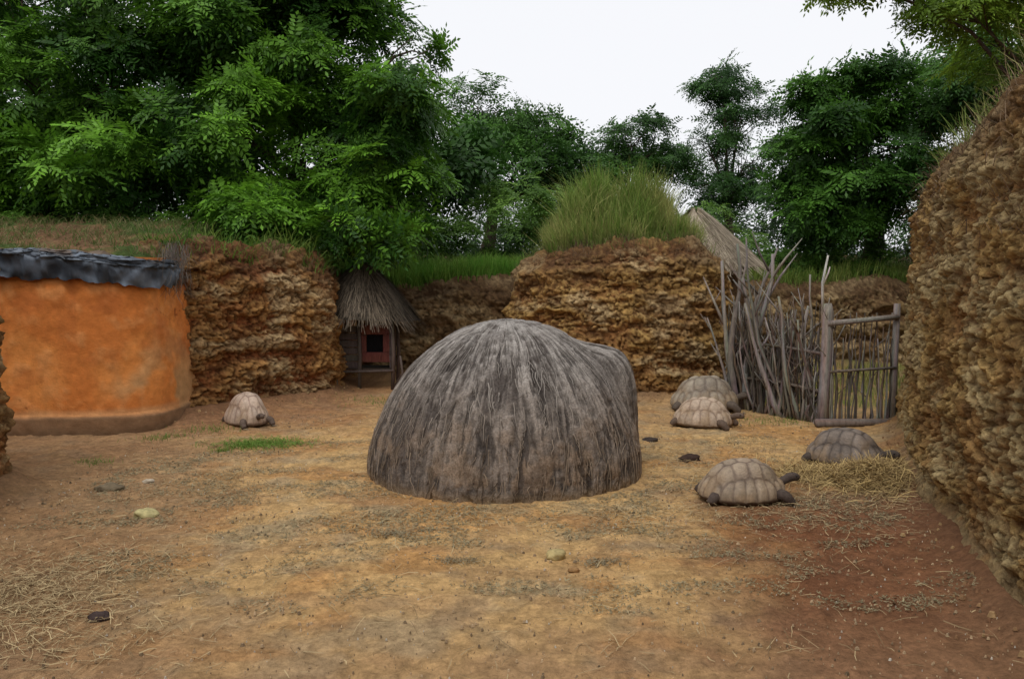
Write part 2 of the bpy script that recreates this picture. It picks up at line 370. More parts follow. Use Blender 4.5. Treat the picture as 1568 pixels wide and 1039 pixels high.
tree('locust_tree',(8.8,12.6,3.0),[(7.0,12.0,6.1,1.6,1.4,.35),(8.4,12,6.2,1.6,1.5,.45),(5.4,11.6,6.35,1.3,1.0,.22),(6.3,11.4,5.6,.9,.8,.20),(7.6,12.2,5.2,1.1,1.0,.25),(4.7,11.0,5.9,.8,.8,.15),(8.2,11.8,4.5,.9,.9,.25),(6.2,11.5,6.5,1.3,.8,.2)],1050,.29,(.07,.14,.015),(.28,.42,.05),'fine',.28,.09,37,.7)
P=[];dd=[]
def massrow(blobs,n,seed,drop=.05):
    p,d=crown_pts(blobs,n,drop,seed,False); P.append(p); dd.append(d)
massrow([(x,34+3*math.sin(x),3.3+.7*math.sin(x*1.7),2.6,2,1.8) for x in np.arange(-22,26,2.6)],2000,51)
P=np.concatenate(P);dd=np.concatenate(dd)
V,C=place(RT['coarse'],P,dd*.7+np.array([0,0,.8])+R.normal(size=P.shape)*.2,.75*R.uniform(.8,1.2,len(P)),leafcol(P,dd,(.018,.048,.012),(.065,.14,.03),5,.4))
quads('distant_trees',V,C,M_leaf)
def shrub(name,blobs,n,ls,dk,lt,seed,kind='mid',drop=.15):
    P,d=crown_pts(blobs,n,drop,seed)
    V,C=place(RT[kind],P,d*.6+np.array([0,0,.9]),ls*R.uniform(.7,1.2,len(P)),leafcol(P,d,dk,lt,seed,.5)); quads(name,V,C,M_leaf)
shrub('shrub_thicket',[(-1.6,19.5,2.9,1.0,.8,.9),(-.3,20,3.1,1.1,.9,1.1),(.4,19,3.2,.9,.8,1.0),(-2.8,18.8,2.8,1.0,.9,.8),(1.6,21,3.2,1.4,.9,1.1),(3.5,21,3.1,1.3,.9,.9),(5.2,21,3.0,1.3,.9,.9)],950,.27,(.045,.11,.018),(.17,.31,.05),61)
shrub('shrub_thicket',[(-5.6,14.2,2.7,1.3,.6,.3),(-7.8,14.3,2.8,1.5,.7,.35),(-10,14.5,2.8,1.5,.7,.5),(-3.9,14.0,2.45,.8,.5,.3)],600,.2,(.03,.075,.012),(.12,.26,.03),63)
shrub('shrub_thicket',[(6.2,18.6,2.3,1.0,.6,.4),(8.0,18.4,2.3,1.0,.6,.4),(10,18.6,2.4,1.2,.6,.6),(4.6,18.6,2.3,.6,.5,.4)],420,.22,(.035,.085,.015),(.13,.27,.035),65)

# ---------------------------------------------------------------- blades
def blades(B,h,w,lean,col,name,m,parent=None,down=False):
    n=len(B); a=R.uniform(0,2*np.pi,n); s=np.stack([np.cos(a),np.sin(a),0*a],1)*w[:,None]*.5
    b=R.uniform(0,2*np.pi,n); l=np.stack([np.cos(b),np.sin(b),0*b],1)*(lean*h)[:,None]
    sg=-1 if down else 1
    p0=B;p1=B+l*.3+np.array([0,0,.55*sg])*h[:,None];p2=B+l+np.array([0,0,.95*sg])*h[:,None]
    V=np.concatenate([np.stack([p0-s,p0+s,p1+s*.75,p1-s*.75],1),np.stack([p1-s*.75,p1+s*.75,p2+s*.12,p2-s*.12],1)])
    quads(name,V,np.concatenate([col,col*1.1]),m,parent)
def region(n,x0,x1,y0,y1,f=None):
    x=R.uniform(x0,x1,n);y=R.uniform(y0,y1,n)
    if f is not None: k=f(x,y); x,y=x[k],y[k]
    return x,y
def grass(name,n,box,h,w,cols,f=None,lean=.4,zo=0,m=None,clump=0):
    x,y=region(n,*box,f=f)
    if clump: k=fbm(P3(x*clump,y*clump),3,77)+R.uniform(-.12,.12,len(x))>.48; x,y=x[k],y[k]
    z=terr(x,y)+zo; n=len(x)
    t=np.clip(fbm(P3(x*1.5,y*1.5),3,71)*1.8-.5+R.uniform(-.35,.35,n),0,1)
    blades(P3(x,y,z),R.uniform(h[0],h[1],n)*(.3+1.3*fbm(P3(x*1.7,y*1.7),3,72)),np.full(n,w),R.uniform(.1,1,n)*lean,mix(cols[0],cols[1],t)*R.uniform(.65,1.3,(n,1)),name,m or M_grass)
fm=lambda x,y:(sdf(x,y)>.75)&(np.abs((x-2)/3.0)**3+((y-15.3)/2.0)**2<1)
grass('tall_grass',15000,(-.8,4.9,13.3,17.5),(.2,.66),.014,[(.15,.25,.04),(.42,.38,.15)],fm,.9)
grass('tall_grass',8000,(-4,.3,17.0,20),(.15,.6),.016,[(.10,.25,.03),(.28,.38,.08)],lambda x,y:sdf(x,y)>.60,.8)
grass('tall_grass',6000,(3.6,11,17.9,21),(.15,.55),.018,[(.08,.19,.03),(.24,.30,.09)],lambda x,y:sdf(x,y)>.6,.7,0,None,1.2)
grass('tall_grass',4500,(3.8,9,12,17),(.05,.2),.012,[(.17,.24,.05),(.42,.38,.14)],lambda x,y:(sdf(x,y)<-.2),.5)
grass('weeds',5000,(-12,-3.2,12.6,15),(.08,.35),.014,[(.06,.14,.02),(.19,.18,.07)],lambda x,y:(sdf(x,y)>.8),.7,.05,None,1.3)
# r: 0..1 = face from foot to shoulder, 1..2 = cap from edge to back
def tufts(name,cf,n,r0,r1,h,cols,m,thr=.5,lean=1.2,f=3.,droop=.35,w=.006,grow=0):
    V=cf['V'];nv=cf['nv'];nc=cf['nc']; i=R.randint(0,V.shape[0],n); r=R.uniform(r0,r1,n)
    j=np.where(r<1,nv*r,nv+(r-1)*nc).astype(int); j=np.clip(j,0,V.shape[1]-1)
    B=V[i,j]+R.normal(0,.012,(n,3)); k=fbm(B*f,3,17)+R.uniform(-.05,.05,n)>thr; B=B[k]; i=i[k]; r=r[k]; n=len(B)
    N=cf['N'][i]; out=np.stack([N[:,0],N[:,1],0*N[:,0]],1); hh=R.uniform(h[0],h[1],n)*(.5+1.0*fbm(B*1.8,3,72))*(1+grow*(r-1))
    rnd=R.normal(size=(n,3))*[.6,.6,.35]
    d1=out*.25+rnd*.6*lean+np.array([0,0,.6 if droop>0 else 1.3]); d1/=np.linalg.norm(d1,axis=1)[:,None]
    d2=d1*.6+out*.25*lean+np.array([0,0,-droop])+R.normal(size=(n,3))*.25; d2/=np.linalg.norm(d2,axis=1)[:,None]
    a=R.uniform(0,6.28,n); s=np.stack([np.cos(a),np.sin(a),0*a],1)*w*.5
    p1=B+d1*hh[:,None]*.5;p2=p1+d2*hh[:,None]*.5
    Q=np.concatenate([np.stack([B-s,B+s,p1+s*.8,p1-s*.8],1),np.stack([p1-s*.8,p1+s*.8,p2+s*.2,p2-s*.2],1)])
    t=np.clip(fbm(B*1.5,3,71)*1.8-.5+R.uniform(-.4,.4,n),0,1)
    c=mix(cols[0],cols[1],t)*R.uniform(.7,1.25,(n,1)); quads(name,Q,np.concatenate([c,c*1.1]),m)
BR=[(.08,.052,.035),(.30,.215,.13)]; GG=[(.13,.23,.035),(.40,.37,.14)]
tufts('dead_grass',cr,9000,.86,1.8,(.06,.38),BR,M_straw,.48)
tufts('dead_roots',cr,3200,.62,.97,(.05,.26),[(.06,.035,.025),(.22,.15,.09)],M_straw,.51,1.0,4,.9)
tufts('wall_weeds',cr,7500,.97,1.7,(.12,.50),[(.12,.20,.03),(.36,.34,.13)],M_grass,.47,1.0,2.,-.1,.009)
tufts('dead_grass',cm,5500,.87,1.6,(.05,.28),BR,M_straw,.47)
tufts('tall_grass',cm,20000,1.12,2.0,(.12,.46),GG,M_grass,.36,.8,1.6,-.3,.013,.7)
tufts('wall_weeds',cm,2500,.95,1.3,(.06,.30),[(.10,.18,.03),(.28,.28,.10)],M_grass,.50,1.0,2.,.1,.010)
tufts('dead_grass',cl,4000,.86,1.9,(.05,.26),[(.06,.045,.03),(.2,.14,.08)],M_straw,.47)
tufts('wall_weeds',cl,7500,.90,2.0,(.08,.36),[(.06,.16,.02),(.22,.30,.06)],M_grass,.46,1.0,2.,.1,.014)
tufts('tall_grass',cb_,9000,.97,2.0,(.12,.42),[(.10,.26,.03),(.26,.38,.08)],M_grass,.38,.7,1.6,-.2,.014)
tufts('tall_grass',cg,9000,.97,2.0,(.12,.42),[(.11,.22,.03),(.32,.35,.10)],M_grass,.38,.8,1.6,-.1,.014)

# ---------------------------------------------------------------- ground litter
def litter(name,x,y,ln,wd,cols,m,lift=.012,tilt=.15,zadd=0):
    n=len(x); z=terr(x,y)+lift+R.uniform(0,1,n)*lift*1.5+zadd; a=R.uniform(0,2*np.pi,n)
    d=np.stack([np.cos(a),np.sin(a),R.normal(size=n)*tilt],1)*ln[:,None]*.5; s=np.stack([-np.sin(a),np.cos(a),R.normal(size=n)*.3],1)*wd[:,None]*.5
    c=P3(x,y,z); bow=np.array([0,0,1.])*ln[:,None]*.03+ s*R.normal(size=(n,1))*3
    V=np.concatenate([np.stack([c-d-s,c-d+s,c+s+bow,c-s+bow],1),np.stack([c-s+bow,c+s+bow,c+d+s*.5,c+d-s*.5],1)])
    col=mix(cols[0],cols[1],R.rand(n)); quads(name,V,np.concatenate([col,col]),m)
def gauss(n,cx,cy,sx,sy): return R.normal(cx,sx,n),R.normal(cy,sy,n)
def cat(*l): return np.concatenate([a[0] for a in l]),np.concatenate([a[1] for a in l])
inside=lambda x,y: (sdf(x,y)<-.08)&(((x+.06)**2+(y-8.25)**2)>1.44**2)
x,y=cat(gauss(2600,-3.05,4.9,.36,.40),gauss(500,-2.5,4.3,.4,.3),gauss(900,3.3,7.2,.5,.5),gauss(1100,1.6,8.7,.35,.6),gauss(700,2.2,6.6,.7,.5),gauss(400,-2.2,5.6,1.0,.8),region(2000,-4.5,4,3.6,11),gauss(400,2.1,9.4,.6,.5),gauss(600,.4,6.6,1.1,.2))
k=inside(x,y); x,y=x[k],y[k]; n=len(x)
litter('scattered_straw',x,y,R.uniform(.03,.22,n)*R.uniform(.4,1,n),R.uniform(.0025,.0055,n),[(.18,.12,.06),(.54,.41,.22)],M_straw)
x,y=cat(gauss(5200,3.45,7.65,.25,.28),gauss(2600,3.75,8.35,.16,.35),gauss(1800,3.05,7.85,.25,.25)); k=inside(x,y); x,y=x[k],y[k]; n=len(x)
hz=.15*np.exp(-((x-3.50)/.32)**2-((y-7.7)/.35)**2)
litter('hay_heap',x,y,R.uniform(.06,.28,n),R.uniform(.004,.007,n),[(.16,.10,.045),(.60,.43,.18)],M_straw,.012,.35,hz*R.uniform(.2,1,n))
x,y=region(110000,-4,3.2,4.6,9.8); q=P3(x,y)
k=inside(x,y)&((fbm(q*np.array([2.0,3.6,1]),5,91)+.16*np.exp(-((y-6.6-.25*np.abs(x))/.9)**2)+R.uniform(-.11,.11,len(x)))>.645); x,y=x[k],y[k]; n=len(x)
litter('leaf_litter',x,y,R.uniform(.008,.034,n),R.uniform(.003,.010,n),[(.13,.11,.06),(.34,.28,.16)],M_straw,.006,.25)
x,y=gauss(1500,-2.95,9.35,.28,.16); litter('grass_tuft',x,y,R.uniform(.03,.08,1500),np.full(1500,.006),[(.08,.17,.02),(.20,.32,.06)],M_grass,.015,.5)
for (cx,cy,s) in [(-3.1,9.2,.1),(-3.3,9.0,.06),(-4.45,8.4,.1),(-4.3,9.7,.15),(-3.9,10.2,.2),(-2.0,12.6,.4),(3.6,10.8,.3)]:
    n=int(60+700*s); x,y=gauss(n,cx,cy,s,s*.7); blades(P3(x,y,terr(x,y)),R.uniform(.02,.08,n),np.full(n,.006),R.uniform(.3,1,n),mix((.08,.17,.02),(.20,.30,.06),R.rand(n)),'grass_tuft',M_grass)
def stone(name,x,y,r,col,flat=.6,seed=0,mt=None):
    a=np.linspace(0,2*np.pi,28,endpoint=False); b=np.linspace(.02,np.pi-.02,16); A,B=np.meshgrid(a,b,indexing='ij')
    D=P3(np.cos(A)*np.sin(B),np.sin(A)*np.sin(B),np.cos(B)); rr=r*(.55+.9*fbm(D*1.6+seed,3,seed)+.2*fbm(D*6+seed,2,seed))
    V=D*rr[...,None]*np.array([1.15,.9,flat]); z=float(terr(np.array([x]),np.array([y]))[0]); V+=np.array([x,y,z+r*flat*.35])
    grid(name,V,np.ones_like(V)*np.array(col)*(.7+.6*fbm(D*5,3,seed))[...,None],mt or M_stone,closed=True)
stone('stone',-3.05,6.55,.08,(.44,.38,.18),.6,1); stone('stone',.31,5.55,.055,(.42,.33,.15),.8,2); stone('stone',.42,5.3,.03,(.3,.17,.07),.6,3)
stone('stone',-3.5,7.6,.045,(.42,.35,.26),.5,4); stone('dung_clod',-2.42,4.55,.05,(.06,.04,.035),.6,5)
stone('dung_clod',1.92,8.55,.09,(.05,.028,.02),.5,6); stone('dung_clod',-3.75,7.35,.09,(.17,.13,.08),.5,7); stone('dung_clod',1.65,9.5,.08,(.05,.035,.028),.45,8)
for (cx,cy,s) in [(.62,5.42,.06),(-.38,5.45,.07),(-.9,6.0,.06)]:
    n=260; x,y=gauss(n,cx,cy,s*1.4,s*.7); litter('leaf_litter',x,y,R.uniform(.01,.035,n),R.uniform(.004,.009,n),[(.15,.12,.07),(.30,.24,.14)],M_straw,.012,.4)
def crumbs(name,x,y,rr,cb):
    n=len(x); c=P3(x,y,terr(x,y)+.006); Qs=[];Cs=[]; a=R.uniform(0,6.28,n); ex=R.uniform(.6,1.2,n)
    rg=[c+np.stack([np.cos(a+k*1.57)*rr*ex,np.sin(a+k*1.57)*rr*.85,0*rr-.006],1) for k in range(4)]; tp=[c+np.stack([np.cos(a+k*1.57)*rr*.5*ex,np.sin(a+k*1.57)*rr*.45,rr*.7],1) for k in range(4)]
    for k in range(4): Qs.append(np.stack([rg[k],rg[(k+1)%4],tp[(k+1)%4],tp[k]],1)); Cs.append(cb)
    Qs.append(np.stack(tp,1)); Cs.append(cb); quads(name,np.concatenate(Qs),np.concatenate(Cs),M_stone)
x,y=region(11000,-4.4,4.2,3.7,11.5,inside); n=len(x)
crumbs('gravel',x,y,.003+.012*R.rand(n)**4,np.array([.38,.27,.16])*R.uniform(.35,1.5,(n,1)))
x,y=region(900,-4.4,4.2,3.7,9,inside); n=len(x)
crumbs('gravel',x,y,.003+.006*R.rand(n)**2,np.array([.62,.56,.46])*R.uniform(.7,1.1,(n,1)))
x,y=region(26000,-4.6,5,3.8,14,lambda x,y:(sdf(x,y)<-.05)&(sdf(x,y)>-.6)); k=R.rand(len(x))<np.exp((sdf(x,y))/.12); x,y=x[k],y[k]; n=len(x)
crumbs('earth_rubble',x,y,.005+.028*R.rand(n)**4,mix((.20,.10,.05),(.42,.28,.13),R.rand(n)))

# ---------------------------------------------------------------- dome hut
HC=np.array([-.06,8.28,0.]); a0,hh=1.41,1.56
def fdome(p):
    r=np.sqrt(p[...,0]**2+p[...,1]**2); A=(r/a0)**1.85+(np.abs(p[...,2])/hh)**1.9
    q=p-np.array([.90,.12,0]); r2=np.sqrt(q[...,0]**2+q[...,1]**2); B=(r2/.48)**3.2+(np.abs(q[...,2])/1.25)**5
    A=A**.53;B=B**.31
    k=.22; h=np.clip(.5+.5*(B-A)/k,0,1); return B*(1-h)+A*h-k*h*(1-h)*.6-1
def rdome(D):
    r=np.full(D.shape[:-1],2.6); st=.04; done=np.zeros(r.shape,bool)
    for _ in range(58):
        v=fdome(D*r[...,None])<0; done|=v; r=np.where(done,r,r-st)
    lo=r;hi=r+st
    for _ in range(10):
        m=(lo+hi)/2; ins=fdome(D*m[...,None])<0; lo=np.where(ins,m,lo); hi=np.where(ins,hi,m)
    return lo
def surf(th,el):
    D=P3(np.cos(th)*np.cos(el),np.sin(th)*np.cos(el),np.sin(el)); r=rdome(D)
    q=D*r[...,None]
    r=r*(1+.06*(fbm(q*1.4,3,201)-.5)); return D*r[...,None],D
hut=empty('domed_mud_hut',tuple(HC))
th=np.linspace(0,2*np.pi,1200,endpoint=False); el=np.linspace(-.04,np.pi/2-.004,280)
TH,EL=np.meshgrid(th,el,indexing='ij'); V,D=surf(TH,EL)
def streak(TH,EL,f,g,seed,o=4): return fbm(P3(np.cos(TH)*f,np.sin(TH)*f,EL*g+ .6*vn(P3(np.cos(TH)*5,np.sin(TH)*5,EL*3),seed+50)),o,seed)
THw=TH+.07*(fbm(V*2.5,3,205)-.5)
s_a=streak(THw,EL,14,1.9,210); s_b=streak(THw,EL,40,6,220,3); br=fbm(V*5,4,230); cav=ss(.58,.66,streak(THw,EL,26,5,270))
flat=ss(1.40,1.0,EL); iso=fbm(V*18,4,233); pleat=1-np.abs(np.sin(THw*38+4*(s_a-.5)))
dsp=(.030*(s_a-.5)+.014*(s_b-.5)-.012*cav-.008*pleat**4)*(.15+.85*flat)+.016*(br-.5)+.026*(iso-.5)
V=V+D*dsp[...,None]
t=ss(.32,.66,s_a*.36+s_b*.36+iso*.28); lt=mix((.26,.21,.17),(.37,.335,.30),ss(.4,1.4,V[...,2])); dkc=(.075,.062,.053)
c=mix(dkc,lt,t); c=mix(c,(.28,.19,.12),ss(.48,.64,br)*ss(1.1,.2,V[...,2])*.55)
c=mix(c,(.045,.037,.033),cav*.7*flat); c=mix(c,(.045,.037,.033),pleat**6*.40*flat*ss(.38,.6,streak(TH,EL,6,3,281)))
c=mix(c,(.10,.082,.072),ss(.50,.66,fbm(V*np.array([2,2,1.0]),4,262))*.55)
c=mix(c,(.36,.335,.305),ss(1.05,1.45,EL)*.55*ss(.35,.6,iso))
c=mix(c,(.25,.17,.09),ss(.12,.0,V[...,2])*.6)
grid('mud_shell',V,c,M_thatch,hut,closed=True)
n=2000; t0=R.uniform(0,2*np.pi,n); e0=np.pi/2-.18-np.abs(R.beta(1.7,1.1,n))*1.37; ln=R.uniform(.04,.20,n); wd=R.uniform(.002,.006,n)
segs=4; TT=t0[:,None]+np.cumsum(R.normal(0,.008,(n,segs+1)),1)+R.normal(0,.03,(n,1))*np.linspace(0,1,segs+1); EE=np.clip(e0[:,None]-ln[:,None]*np.linspace(0,1,segs+1),.0,1.54)
Vs,Ds=surf(TT,EE)
off=R.uniform(-.006,.007,(n,1,1))+.002*np.concatenate([np.ones(segs),[.4]])[None,:,None]; Vs=Vs+Ds*off
sd=np.stack([-np.sin(TT),np.cos(TT),0*TT],-1)*wd[:,None,None]*np.linspace(1,.5,segs+1)[None,:,None]; top_=Ds*.003
Q=[];CQ=[]
cb=mix((.07,.057,.048),(.36,.32,.28),R.rand(n)); cb=mix(cb,cb*np.array([1.0,.86,.70]),ss(1.0,.2,Vs[:,2,2]))
for i in range(segs):
    Q.append(np.stack([Vs[:,i]-sd[:,i],Vs[:,i]+top_[:,i],Vs[:,i+1]+top_[:,i+1],Vs[:,i+1]-sd[:,i+1]],1));Q.append(np.stack([Vs[:,i]+top_[:,i],Vs[:,i]+sd[:,i],Vs[:,i+1]+sd[:,i+1],Vs[:,i+1]+top_[:,i+1]],1)); CQ+=[cb,cb*.9]
quads('reed_stems',np.concatenate(Q),np.concatenate(CQ),M_straw,hut)

# ---------------------------------------------------------------- orange house
house=empty('ochre_mud_house',(-6,10.3,0)); HO=np.array([-6,10.3,0]); HX=-.24
hp=resample([(-10.5,9.75,0),(-5.3+HX,9.95,0),(-4.75+HX,10.02,0),(-4.42+HX,10.25,0),(-4.30+HX,10.7,0),(-4.32+HX,12.5,0)],.025,2)
T=np.gradient(hp[:,:2],axis=0);T/=np.linalg.norm(T,axis=1)[:,None]; NH=np.stack([T[:,1],-T[:,0]],1)
z=np.linspace(-.1,2.22,95); Q=P3(hp[:,None,0],hp[:,None,1],z[None,:]); n1=fbm(Q*1.3,4,301);n2=fbm(Q*5,4,303)
pl=ss(.25,.21,Q[...,2]+.05*(fbm(Q*3,3,9)-.5))
D=.09*(n1-.5)+.03*(n2-.5)+.05*ss(1.9,.2,z)[None,:]+.03*pl
crk=np.abs(fbm(Q*np.array([1.4,1.4,1.8]),4,305)-.5); crack=ss(.006,.0,crk)*ss(.5,.6,vn(Q*1.1,307))
D=D-.012*crack
Q[...,0]+=NH[:,None,0]*D;Q[...,1]+=NH[:,None,1]*D
c=mix((.66,.245,.062),(.56,.18,.042),ss(.4,.62,n1)); c=mix(c,(.68,.31,.11),ss(.5,.7,n2)*.5)
stv=fbm(P3(Q[...,0]*7,Q[...,1]*7,Q[...,2]*.9),4,317)
c=mix(c,(.44,.13,.035),ss(.52,.70,stv)*ss(.3,1.8,Q[...,2])*.4); c=mix(c,(.42,.12,.033),ss(.56,.70,fbm(Q*np.array([2,2,3.]),4,312))*.45)
c=mix(c,(.33,.12,.05),ss(1.9,2.1,Q[...,2]+.2*(stv-.5))*.4)
c=mix(c,(.46,.27,.12),ss(.46,.60,fbm(Q*2,4,313))*ss(-5.2,-4.7,Q[...,0])*ss(1.6,.4,Q[...,2])*.9)
c=mix(c,(.2,.06,.02),crack*.8)
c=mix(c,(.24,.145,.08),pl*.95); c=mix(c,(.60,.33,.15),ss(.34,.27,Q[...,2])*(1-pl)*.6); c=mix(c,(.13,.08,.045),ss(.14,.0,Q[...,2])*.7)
c=c*(.82+.36*fbm(Q*15,4,319))[...,None]
grid('walls',Q-HO,c,M_plaster,house,flip=True)
rp=resample([(-10.5,9.75,2.30),(-5.3+HX,9.95,2.24),(-4.75+HX,10.02,2.16),(-4.42+HX,10.25,2.12),(-4.30+HX,10.7,2.1)],.02,2)
T=np.gradient(rp[:,:2],axis=0);T/=np.linalg.norm(T,axis=1)[:,None]; NT=np.stack([T[:,1],-T[:,0]],1)
ang=np.linspace(-.2,2.9,30); prof_o=.08*np.cos(ang)+.05; prof_z=.07*np.sin(ang); 
po=np.concatenate([[ .075,.09,.11,.12],prof_o,[-.30,-.5]]); pz=np.concatenate([[-.25,-.19,-.12,-.06],prof_z,[.06,.10]])
Q=P3(rp[:,None,0]+NT[:,None,0]*po,rp[:,None,1]+NT[:,None,1]*po,rp[:,None,2]+pz[None,:])
sarr=np.arange(len(rp))[:,None]*.02; ip=np.arange(len(po)); fold=fbm(P3(sarr*2.6+ip*.10,ip*.16+0*sarr,0),4,321)-.5; f2=np.abs(fbm(P3(sarr*6-ip*.2,ip*.3+0*sarr,2),4,323)-.5)
amp=np.ones(len(po)); amp[:5]=1.5
Q[...,2]+=(.13*fold-.10*f2)*amp; Q[...,0]+=NT[:,None,0]*(.10*fold+.20*f2);Q[...,1]+=NT[:,None,1]*(.10*fold+.20*f2)
tc_=mix((.028,.034,.043),(.12,.145,.18),ss(.42,.62,fbm(Q*np.array([4,4,9]),4,325))); tc_=mix(tc_,(.17,.11,.07),ss(.52,.62,fbm(Q*3,3,327))*ss(10,24,ip)[None,:]*.8)
grid('tarpaulin_edge',Q-HO,tc_,M_tarp,house,flip=True)
xs=np.linspace(-10.5,-4.3,200); t=np.linspace(0,1,100); XX,TT=np.meshgrid(xs,t,indexing='ij')
yb=np.interp(xs,[-10.5,-5.6,-5.0,-4.7,-4.3],[9.85,10.05,10.15,10.5,11.0])[:,None]; YY=yb+.05+TT*(13.9-yb)
ZZ=2.24+.62*ss(0,1,TT)-.2*ss(-5.3,-4.4,XX)*(1-TT)-.75*ss(-5.1,-4.3,XX)*ss(.15,.6,TT)+.22*(fbm(P3(XX*1.2,YY*1.2),4,331)-.5)+.12*(fbm(P3(XX*6,YY*6),4,333)-.5)
cc=mix((.15,.095,.055),(.25,.135,.07),fbm(P3(XX*2,YY*2),3,335)); cc=mix(cc,(.07,.10,.03),ss(.5,.62,fbm(P3(XX*1.6,YY*1.6),3,337)))
grid('earth_roof',P3(XX,YY,ZZ)-HO,cc*(.6+.8*fbm(P3(XX*12,YY*12),2,5))[...,None],M_earth,house)
n=9000; x=R.uniform(-10.4,-4.4,n); y=10.2+R.uniform(0,1,n)*3.5
def roofz(x,y):
    i=np.clip((x+10.5)/6.2*199,0,199).astype(int); j=np.clip((y-YY[i,0])/(YY[i,-1]-YY[i,0])*99,0,99).astype(int); return ZZ[i,j]
k=(fbm(P3(x*1.8,y*1.8),3,341)+R.uniform(-.08,.08,n)>.47)&(y>np.interp(x,[-5.3,-4.4],[10.25,11])); x,y=x[k],y[k]; n=len(x)
blades(P3(x,y,roofz(x,y))-HO,R.uniform(.02,.18,n),np.full(n,.011),R.uniform(.3,1.6,n),mix((.06,.15,.02),(.26,.19,.10),R.rand(n)),'roof_weeds',M_grass,house)
n=500; B=np.stack([R.normal(-4.50,.08,n),R.normal(10.75,.15,n),R.uniform(1.9,2.45,n)],1)
blades(B-HO,R.uniform(.10,.38,n),np.full(n,.007),R.uniform(.1,.9,n),mix((.06,.05,.045),(.2,.17,.14),R.rand(n)),'hanging_brush',M_straw,house,down=True)

# ---------------------------------------------------------------- little thatched coop on legs
coop=empty('thatched_coop',(-2.55,14.3,0)); mb=MB(); wd=(.11,.085,.07)
for i in range(6): mb.box((-.42+.0,-.30-random.uniform(0,.01),.42+.125*i),(.62,.03,.115),(.10,.08,.07))
for i in range(6): mb.box((.42,-.02,.42+.125*i),(.03,.6,.115),(.10,.08,.07))
for i in range(6): mb.box((-.75,-.02,.42+.125*i),(.03,.6,.115),(.10,.08,.07))
mb.box((-.16,-.02,.345),(1.14,.56,.025),(.09,.07,.055))
mb.make('plank_walls',M_wood,coop,False,.006)
m2=MB(); RC=(.13,.045,.035)
m2.box((.165,-.30,.56),(.52,.03,.17),RC); m2.box((-.045,-.30,.80),(.10,.03,.30),RC); m2.box((.36,-.30,.80),(.13,.03,.30),RC); m2.box((.165,-.30,1.04),(.52,.03,.17),RC)
m2.make('red_panel',M_wood,coop,False,.004)
m3=MB(); m3.box((.15,-.22,.80),(.34,.02,.34),(.006,.006,.007)); m3.make('window_shade_board',M_wood,coop,False)  # near-black board behind the frame, painted to stand for the shaded inside
m4=MB(); 
for px,py,hz_ in [(-.12,-.36,1.2),(.46,-.36,1.2),(-.76,-.36,1.2),(.46,.3,1.2),(-.76,.3,1.2)]: m4.tube([(px,py,-.1),(px+.02,py,.6),(px,py,hz_)],.035,wd,8)
m4.tube([(-.78,-.40,.30),(.48,-.40,.33)],.025,wd)
m4.tube([(.46,-.36,0),(.66,-.5,.3),(.62,-.5,.6)],.02,wd); m4.make('posts',M_wood,coop)
m5=MB(); m5.tube([(-.58,-.72,-.02),(-.58,-.72,.08),(-.58,-.72,.38),(-.58,-.72,.62),(-.58,-.72,.66)],[.13,.16,.17,.14,.08],(.12,.10,.09),14,.03); m5.make('clay_jar',M_stone,coop)
def cone(A,T,o): 
    r=.05+.84*T; wv=1+.10*np.sin(A*3+1)+.05*np.sin(A*7); return P3(-.1+(r+o)*np.cos(A)*wv,(r+o)*.85*np.sin(A)*wv,2.22-.98*T**1.25+o*.7-.06*np.cos(A)*T)
a=np.linspace(0,2*np.pi,60,endpoint=False); t=np.linspace(0,1,12); A,Tt=np.meshgrid(a,t,indexing='ij'); Q=cone(A,Tt,0*A)
grid('thatch_core',Q,np.ones_like(Q)*np.array([.06,.048,.036]),M_thatch,coop,closed=True,flip=True)
n=6500; A=R.uniform(0,2*np.pi,n); T0=R.uniform(0,.82,n)**.8; T1=T0+R.uniform(.12,.36,n)
o=R.uniform(.005,.06,n); A2=A+R.normal(0,.08,n); p0=cone(A,T0,o*.3);p1=cone(A2,T1,o); s=np.stack([-np.sin(A),np.cos(A),0*A],1)*.006
quads('thatch_straw',np.stack([p0-s,p0+s,p1+s*.5,p1-s*.5],1),mix((.05,.04,.03),(.28,.22,.155),R.rand(n)**1.5),M_straw,coop)

# thatched roof behind the mound
hut2=empty('thatched_hut',(4.0,15.9,1.8)); 
def cone2(A,T,o): r=.05+1.25*T**.95; return P3((r+o)*np.cos(A)-.40+.12*T,(r+o)*np.sin(A),1.45-1.15*T**1.05+o*.5+.06*np.sin(A*5))
a=np.linspace(0,2*np.pi,60,endpoint=False); t=np.linspace(0,1,14); A,Tt=np.meshgrid(a,t,indexing='ij'); Q=cone2(A,Tt,0*A)
grid('thatch_core',Q,np.ones_like(Q)*np.array([.26,.21,.14]),M_thatch,hut2,closed=True,flip=True)
n=7000; A=R.uniform(0,2*np.pi,n); T0=R.uniform(0,.85,n)**.8; T1=T0+R.uniform(.12,.3,n); o=R.uniform(.005,.06,n); p0=cone2(A,T0,o*.3);p1=cone2(A+R.normal(0,.06,n),T1,o); s=np.stack([-np.sin(A),np.cos(A),0*A],1)*.008
quads('thatch_straw',np.stack([p0-s,p0+s,p1+s*.5,p1-s*.5],1),mix((.17,.13,.09),(.50,.42,.31),R.rand(n)),M_straw,hut2)
a=np.linspace(0,2*np.pi,80,endpoint=False); t=np.linspace(-2,.6,44); A,Tt=np.meshgrid(a,t,indexing='ij'); rr=.85+.06*fbm(P3(np.cos(A)*3,np.sin(A)*3,Tt*3),4,9)
